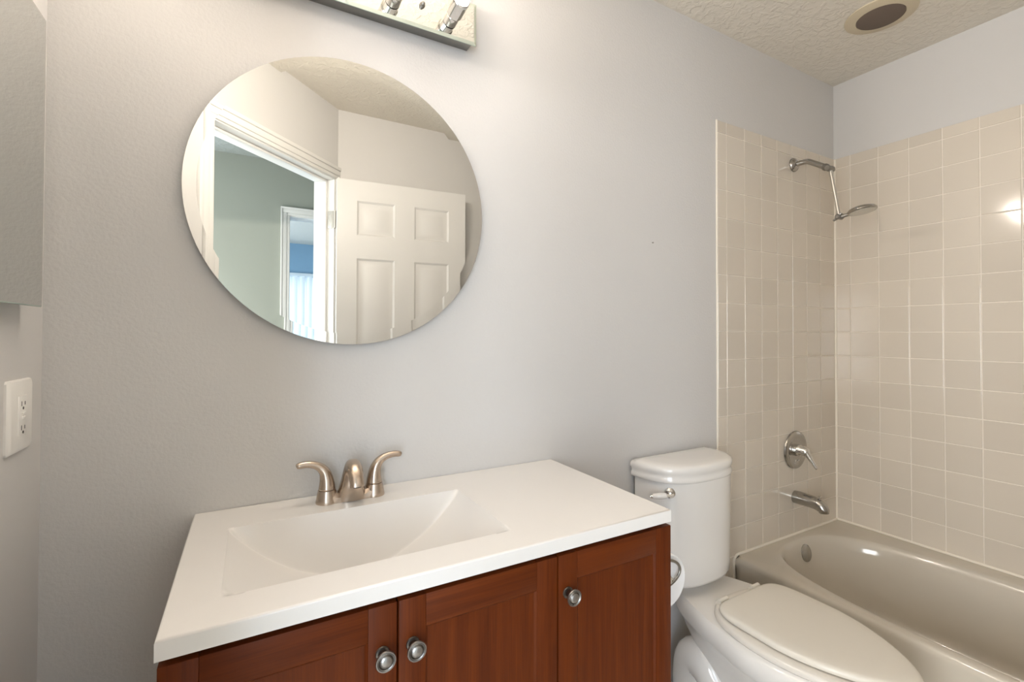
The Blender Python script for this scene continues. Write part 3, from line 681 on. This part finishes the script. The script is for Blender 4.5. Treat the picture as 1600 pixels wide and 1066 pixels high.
pp, rd = smooth_path([(SX, -.050, .760), (SX + .004, -.058, .750), (SX + .008, -.072, .725), (SX + .012, -.086, .700), (SX + .014, -.092, .692)], [.018, .0165, .0125, .0105, .008], 5)
tube(b, pp, rd, 18, flat=.75); finish('lever_handle', b, CHROME, tv, 50)

sh = thing('shower_fixture', 'chrome shower arm with jointed extension and round head on the tiles', 'shower head', (SX, 0, 2.0))
b = NB(); lathe(b, (SX, -.0065, 2.0), (0, -1, 0), [(.030, 0), (.030, .004), (.027, .010), (.018, .017), (.012, .020)], 32); finish('flange', b, SATIN, sh, 40)
b = NB(); pp, rd = smooth_path([(SX, -.006, 2.0), (SX, -.045, 2.0), (SX, -.068, 1.997), (SX, -.090, 1.984), (SX, -.140, 1.950)], [.0112] * 5, 6); tube(b, pp, rd, 18); finish('arm', b, SATIN, sh, 50)
b = NB()
lathe(b, (SX, -.133, 1.955), (0, -.8, -.55), [(.012, 0), (.0145, .004), (.0145, .014), (.011, .018), (.010, .026)], 18)
lathe(b, (SX - .022, -.157, 1.938), (1, 0, 0), [(.009, 0), (.011, .004), (.011, .020), (.013, .024), (.013, .034), (.006, .040), (.006, .050)], 18)
finish('joint', b, DULL, sh, 40)
b = NB(); tube(b, [(SX, -.157, 1.938), (SX, -.189, 1.738)], .0072, 16); finish('extension_rod', b, CHROME, sh, 50)
b = NB()
lathe(b, (SX - .020, -.190, 1.733), (1, 0, 0), [(.006, 0), (.010, .004), (.010, .036), (.005, .042)], 18)
tube(b, [(SX, -.168, 1.722), (SX, -.186, 1.732), (SX, -.197, 1.748)], [.004, .0075, .004], 10)
lathe(b, (SX, -.192, 1.732), (0, -1, .12), [(.008, 0), (.0095, .012), (.007, .016), (.007, .034)], 16)
finish('swivel', b, DULL, sh, 40)
b = NB()
hn = Vector((0, -.16, -1)).normalized()
lathe(b, Vector((SX, -.268, 1.757)), hn, [(.010, -.002), (.030, .002), (.044, .008), (.0485, .014), (.0485, .019), (.046, .021), (.043, .0205), (.0001, .0205)], 40)
hd = finish('head', b, SATIN, sh, 40)
b = NB(); lathe(b, Vector((SX, -.268, 1.757)) + hn * .0206, hn, [(.042, 0), (.041, .0015), (.0001, .002)], 36); finish('spray_face', b, FACE, hd, 40)

# ------------------------------------------------------------------ ceiling vent
cv = thing('ceiling_vent', 'round ceiling vent with yellowed rim and dark brown centre above the tub', 'vent', (-.393, -.356, H))
b = NB(); lathe(b, (-.393, -.356, H), (0, 0, -1), [(.110, 0), (.109, .003), (.100, .0055), (.080, .0095), (.0745, .0100), (.0728, .006)], 56); finish('rim', b, VENTC, cv, 40)
b = NB(); lathe(b, (-.393, -.356, H), (0, 0, -1), [(.0728, .002), (.0728, .0098), (.070, .0108), (.0001, .0112)], 48); finish('grille', b, VENTD, cv, 40)
